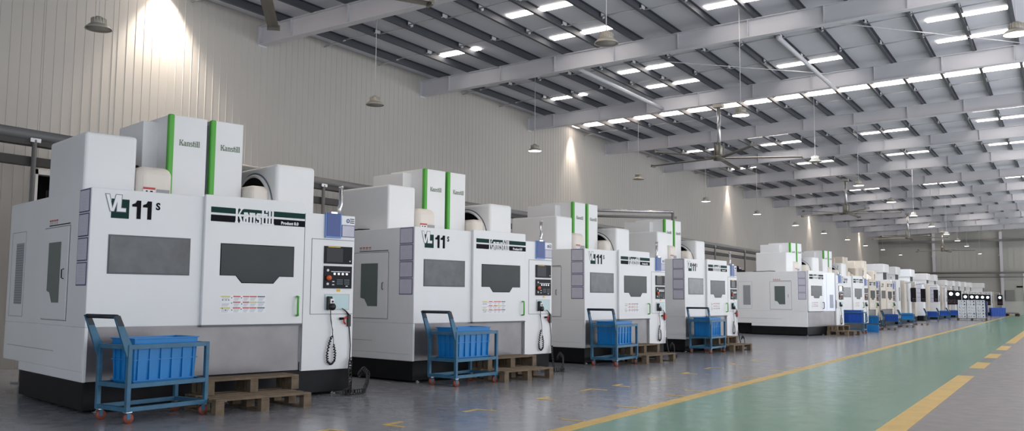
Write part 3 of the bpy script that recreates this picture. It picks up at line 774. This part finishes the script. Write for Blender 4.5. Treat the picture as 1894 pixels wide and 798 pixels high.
# purlins
def make_purlin():
    b = MB(); b.box(-.035, .035, Y0+.05, Y1-.05, -.19, -.175, PURL); b.box(-.04, -.028, Y0+.05, Y1-.05, -.175, -.012, PURL); b.box(-.04, .03, Y0+.05, Y1-.05, -.012, -.0, PURL)
    return b.build('roof_purlin')
pu = make_purlin(); xs = []; first = True
for s in (-1, 1):
    for k in range(15):
        x = s*(14.82-k*1.0); xs.append(x)
        o = pu if first else pu.copy()
        if not first: COL.objects.link(o)
        first = False
        o.location = (x, 0, zr(x)-.006)
        tag(o, 'dark grey steel purlin running the length of the hall under the roof', 'purlin', 'dark roof purlins')
# bridging rods: one white rod line per third of a bay, broken at each purlin and staggered
for sd in (-1,):
    b = MB()
    pts = []
    for q in range(14):
        xa = sd*(14.82-q); xb = sd*(14.82-q-1); st = .14*(q % 2)
        b.tube([(xa, st, zr(xa)-.096), (xb, st, zr(xb)-.096)], .017, RODW, 5)
        if q < 13: b.box(xb, xb+.02, -.02, .16, zr(xb)-.1, zr(xb)+.001, RODW)
    b.tube([(sd*15.47, 0, zr(15.4)-.16), (sd*14.78, 0, zr(14.9)-.1)], .022, RODW, 5)
    first = b.build('bridging_rod'); o = first
    for k in range(-2, 13):
        for t_ in (2.0, 4.05):
            if not (k == -2 and t_ == 2.0): o = first.copy(); COL.objects.link(o)
            o.location = (0, 13.82+6*k+t_, 0)
            tag(o, 'line of thin white bridging rods between the dark purlins', 'rod', 'white bridging rods under the roof')
# skylights
def sky(x0, x1, y, w, m, name, lab, grp):
    key = (round(x0, 2), round(x1, 2), w)
    if key in SK: o = SK[key].copy(); COL.objects.link(o)
    else:
        b = MB(); n = max(1, round(abs(x1-x0)/.5))
        for i in range(n):
            a = x0+(x1-x0)*i/n; c = x0+(x1-x0)*(i+1)/n
            za, zc = zr(a)-.03, zr(c)-.03
            b.add([(a, -w/2, za), (c, -w/2, zc), (c, w/2, zc), (a, w/2, za), (a, -w/2, za+.025), (c, -w/2, zc+.025), (c, w/2, zc+.025), (a, w/2, za+.025)],
                  [(0, 1, 2, 3), (7, 6, 5, 4), (0, 4, 5, 1), (1, 5, 6, 2), (2, 6, 7, 3), (3, 7, 4, 0)], m)
        o = b.build(name); SK[key] = o
    o.location = (0, y, 0); tag(o, lab, 'skylight', grp)
SK = {}
for k in range(-3, 13):
    yb = 13.82+6*k
    if k % 3 == 2:
        if yb+3 < Y1-1:
            for s in (-1, 1): sky(s*15.3, s*.35, yb+3.0, .45, SKYW, 'skylight', 'full-width bright skylight strip glowing across the roof', 'full-width skylight strips')
        continue
    if k < -1: continue
    for s in (-1, 1):
        for xa, xb, off in ((14.1, 12.65, 4.7), (10.7, 9.0, 3.05), (10.7, 9.0, 5.1), (6.7, 4.85, 5.1), (2.6, .9, 3.05), (2.6, .9, 5.1)):
            if yb+off < Y1-.5: sky(s*xa, s*xb, yb+off, .23, SKY, 'skylight', 'short bright rectangular skylight panel between the purlins', 'short skylight panels')
# tie tubes and bracing rods
for i, x in enumerate((-5.35, -10.57)):
    b = MB(); b.tube([(x, 19.92, 7.25), (x, 25.72, 7.25)], .055, BEAMW, 10); tag(b.build('tie_tube'), ['white tie tube joining two roof beams right of the large fan', 'white tie tube joining two roof beams left of the large fan'][i], 'tube')
for i, (xa, xb) in enumerate(((-5.2, -.5), (-10.4, -5.5))):
    b = MB(); zz = 7.3; b.tube([(xa, 19.95, zr(xa)-.24), (xb, 25.7, zr(xb)-.24+.012*(i % 2))], .011, RODW, 6)
    tag(b.build('brace_rod'), 'thin diagonal brace rod stretched between two roof beams', 'rod', 'diagonal brace rods')

# pendant lamps
def make_lamp(lit):
    root = empty('pendant_lamp')
    b = MB(); b.cyl((0, 0, .17), (0, 0, 2.4), .008, RODW, 6); b.build('hanging_rod', root)
    b = MB(); b.lathe((0, 0, 0), [(0, .2), (.05, .2), (.055, .18), (.105, .17), (.11, .09), (.095, .07)], LAMPG, 20)
    for k in range(16):
        a = 2*math.pi*k/16; b.box(.11*math.cos(a)-.006, .11*math.cos(a)+.006, .11*math.sin(a)-.006, .11*math.sin(a)+.006, .09, .165, LAMPG)
    b.build('driver_housing', root)
    b = MB(); b.lathe((0, 0, 0), [(.09, .085), (.14, .07), (.19, .02), (.2, .0), (.192, .0), (.13, .06)], LAMPG, 28); b.build('lamp_shade', root)
    b = MB(); b.lathe((0, 0, 0), [(0, .008), (.186, .008), (.17, .025), (0, .025)], LAMPL if lit else LAMPU, 28); b.build('diffuser', root)
    return root
lu = make_lamp(False); ll = make_lamp(True); all_tree(lu); all_tree(ll)
LAMPS = [(-12.65, 7.99, 0, 'unlit bell-shaped pendant lamp at upper left, against the wall above the nearest machine'),
         (-12.54, 14.39, 0, 'unlit pendant lamp in front of the grey wall above the second machine'),
         (-12.62, 21.33, 1, 'lit pendant lamp left of the first wall light patch, above the third machine'),
         (-6.19, 12.73, 0, 'unlit pendant lamp hanging below the roof at the top middle of the photo'),
         (-6.09, 19.42, 1, 'brightly lit pendant lamp right of the large fan rod, on the skylight strip'),
         (-.5, 15.52, 1, 'large lit pendant lamp at the upper right edge of the photo'),
         (-12.51, 28.25, 0, 'small unlit pendant lamp before the grey wall under the large fan blade'),
         (-6.27, 27.17, 0, 'unlit pendant lamp right of the large fan blade tip')]
for i, (x, y) in enumerate(((-12.92, 36.2), (-12.72, 42.9), (-12.8, 50.4), (-12.8, 57.3), (-12.78, 64.2), (-12.96, 71.7), (-12.83, 78.4), (-12.9, 88.0))):
    LAMPS.append((x, y, 1, 'lit pendant lamp in the receding row along the left wall, %s beyond the third machine' % ['first', 'second', 'third', 'fourth', 'fifth', 'sixth', 'seventh', 'last'][i]))
for i, (x, y) in enumerate(((-6.27, 33.7), (-6.17, 40.1), (-6.26, 47.2), (-6.32, 54.5), (-6.3, 61.5), (-6.34, 68.5), (-6.37, 75.5), (-6.45, 88.5))):
    LAMPS.append((x, y, 1, 'lit pendant lamp in the middle row over the machines, %s beyond the large fan' % ['first', 'second', 'third', 'fourth', 'fifth', 'sixth', 'seventh', 'last'][i]))
fu = fli = True
for x, y, l, lab in LAMPS:
    rk_ = None
    if l and fli: rk_ = ll; place(ll, (x, y, 5.42), 0); tag(ll, lab, 'lamp', 'pendant lamps'); fli = False
    elif not l and fu: rk_ = lu; place(lu, (x, y, 5.42), 0); tag(lu, lab, 'lamp', 'pendant lamps'); fu = False
    else: rk_ = copy_tree(ll if l else lu, (x, y, 5.42), 0, 1, lab, 'pendant lamps')
    for c in kids(rk_):
        if c.name.startswith('hanging_rod'): c.scale.z = (zr(x)-5.435)/2.4

# large ceiling fans
def make_fan(ang):
    root = empty('ceiling_fan')
    b = MB(); b.cyl((0, 0, .3), (0, 0, 1.68), .055, SILVER, 14); b.box(-.14, .14, -.12, .12, 1.6, 1.7, LAMPG); b.build('down_rod', root)
    b = MB(); b.cyl((0, 0, -.02), (0, 0, .12), .17, FANM, 20); b.cyl((0, 0, .12), (0, 0, .42), .1, LAMPG, 16)
    for k in range(4):
        a = k*math.pi/2+.4; b.box(.13*math.cos(a)-.02, .13*math.cos(a)+.02, .13*math.sin(a)-.02, .13*math.sin(a)+.02, .1, .5, FANM)
    b.build('motor', root)
    for k in range(5):
        a = R(ang+72*k); b = MB(); c, s_ = math.cos(a), math.sin(a)
        sec = [(-.085, .0), (-.02, .028), (.06, .02), (.09, -.012), (.02, .006), (-.04, .006)]
        vs = []
        for r_ in (.16, 2.42):
            for u, z in sec: vs.append((c*r_-s_*u, s_*r_+c*u, .04+z))
        n = len(sec); fs = [tuple(range(n)), tuple(reversed(range(n, 2*n)))]+[(i, (i+1) % n, n+(i+1) % n, n+i) for i in range(n)]
        b.add(vs, fs, FANM)
        vs = [(c*r_-s_*u, s_*r_+c*u, z) for r_ in (2.42, 2.46) for u in (-.1, .1) for z in (.0, .08)]
        b.add(vs, [(0, 1, 3, 2), (4, 6, 7, 5), (0, 4, 5, 1), (2, 3, 7, 6), (0, 2, 6, 4), (1, 5, 7, 3)], FANM)
        b.build('blade', root)
    return root
for x, y, z, ang, lab in ((-8.85, 7.82, 5.5, 133, 'ceiling fan whose blade tips cut the upper left edge of the photo'),
                       (-8.78, 25.82, 5.5, 23, 'large ceiling fan on a long rod in the middle of the hall, nearest fully seen'),
                       (-8.9, 44.6, 5.42, 15, 'ceiling fan second in line, above the beige machines'),
                       (-8.97, 64.7, 5.45, 20, 'ceiling fan third in line, before the far wall'),
                       (-8.92, 83.9, 5.5, 10, 'smallest farthest ceiling fan, close to the far wall')):
    f = make_fan(ang); place(f, (x, y, z), 0); tag(f, lab, 'fan', 'large ceiling fans')

# pipe rack along the left wall
pr = empty('pipe_rack', (0, 0, 0), 0, 1, 'grey pipe and dark cable tray on posts running behind the machines along the left wall', 'pipe')
b = MB(); b.tube([(-13., 2, 3.66), (-13., 90, 3.62)], .085, PIPEG, 12); b.build('upper_pipe', pr)
b = MB(); b.box(-13.12, -12.95, 2, 90, 3.5, 3.578, PIPED); b.build('support_channel', pr)
B(-13.12, -12.98, 2, 90, 3.2, 3.33, PIPED).build('cable_tray', pr)
for y in (7.25, 13.3, 19.3, 25.3, 31.3, 37.3, 41.5, 47, 53, 59, 65, 71, 77, 83, 88.5):
    b = MB(); b.cyl((-12.93, y, 0), (-12.93, y, 3.58), .035, PIPEG, 10); b.box(-13.05, -12.8, y-.09, y+.09, 0, .02, PIPEG); b.box(-13.1, -12.9, y-.08, y+.08, 3.54, 3.6, SILVER); b.build('rack_post', pr)
# air station clutter behind nearest machine
b = MB(); b.tube([(-15.3, 7.55, .8), (-15.3, 7.75, 2.9), (-15.3, 7.85, 3.1)], .03, PIPEG, 8); b.tube([(-15.3, 7.45, 1.2), (-15.3, 7.5, 2.5), (-15.3, 7.72, 2.62)], .02, INK, 8); b.tube([(-15.3, 7.3, 3.2), (-15.3, 7.45, 3.28)], .03, INK, 8)
tag(b.build('wall_conduit'), 'thin conduit and hose on the left wall at the left edge of the photo', 'pipe')
# covered walkway duct frame behind the fourth machine
dk = empty('pipe_bridge', (0, 0, 0), 0, 1, 'silver pipe bridge rising above the fourth machine, over the walkway gap', 'pipe')
b = MB(); b.tube([(-12.6, 23.5, 3.95), (-10.2, 25.6, 3.95)], .05, SILVER, 8); b.tube([(-12.6, 23.9, 3.8), (-10.2, 25.9, 3.8)], .04, PIPEG, 8); b.build('bridge_pipe', dk)
for p in ((-10.2, 25.6), (-12.6, 23.5)):
    b = MB(); b.cyl((p[0], p[1], 0), (p[0], p[1], 3.95), .045, PIPEG, 10); b.build('rack_post', dk)

# ------------------------------------------------------------------ light
w = bpy.data.worlds.new('World'); SC.world = w; w.use_nodes = True
w.node_tree.nodes['Background'].inputs['Color'].default_value = (.88, .93, 1.0, 1)
w.node_tree.nodes['Background'].inputs['Strength'].default_value = 1.05
def spot(name, loc, tgt, power, size, col, blend=.4, rad=.15):
    l = bpy.data.lights.new(name, 'SPOT'); l.energy = power; l.spot_size = R(size); l.spot_blend = blend; l.color = col; l.shadow_soft_size = rad
    o = bpy.data.objects.new(name, l); COL.objects.link(o); o.location = loc
    o.rotation_euler = (Vector(tgt)-Vector(loc)).to_track_quat('-Z', 'Y').to_euler()
for k, y in enumerate((11.2, 28.82, 46.82, 64.82, 82.82)):  # unseen spots standing in for skylight light that spills down the wall
    spot('skylight_spill_light', (-15.25, y, 7.55), (-15.42, y, 2.0), 800 if k == 0 else 380, 92 if k == 0 else 58, (1., .87, .73), .7, .12)
for y in (24.6, 44.6, 58.):  # added fill spots without fixtures, brightening the machines' side faces
    spot('aisle_fill_light', (-6.9, y, 6.6), (-8.9, y+8, 1.3), 900 if y < 30 else 700, 75, (.86, .91, 1.), .6, .4)
def area(name, loc, rot, sx, sy, power, col):
    l = bpy.data.lights.new(name, 'AREA'); l.shape = 'RECTANGLE'; l.size = sx; l.size_y = sy; l.energy = power; l.color = col
    o = bpy.data.objects.new(name, l); COL.objects.link(o); o.location = loc; o.rotation_euler = rot
area('side_daylight', (14, 40, 4), (0, R(80), 0), 5, 90, 3000, (.95, .97, 1.))
area('roof_fill_light', (7.5, 42, .3), (0, R(180), 0), 12, 96, 4200, (.97, .98, 1.))  # unseen upward panel added to brighten the roof underside
# ------------------------------------------------------------------ camera
cam = bpy.data.cameras.new('camera'); co = bpy.data.objects.new('camera', cam); COL.objects.link(co)
PIT, ROLL, YAW = R(5.275), R(.42), R(32.07)
fw = Vector((-math.sin(YAW)*math.cos(PIT), math.cos(YAW)*math.cos(PIT), math.sin(PIT)))
r = Vector((math.cos(YAW), math.sin(YAW), 0)); u = r.cross(fw)
r2 = r*math.cos(ROLL)+u*math.sin(ROLL); u2 = -r*math.sin(ROLL)+u*math.cos(ROLL)
co.matrix_world = Matrix(((r2.x, u2.x, -fw.x, 0), (r2.y, u2.y, -fw.y, 0), (r2.z, u2.z, -fw.z, 1.3), (0, 0, 0, 1)))
cam.sensor_width = 36; cam.lens = 36*1636.2/1894; cam.clip_end = 300
SC.camera = co
SC.view_settings.view_transform = 'Standard'; SC.view_settings.look = 'None'; SC.view_settings.exposure = .22
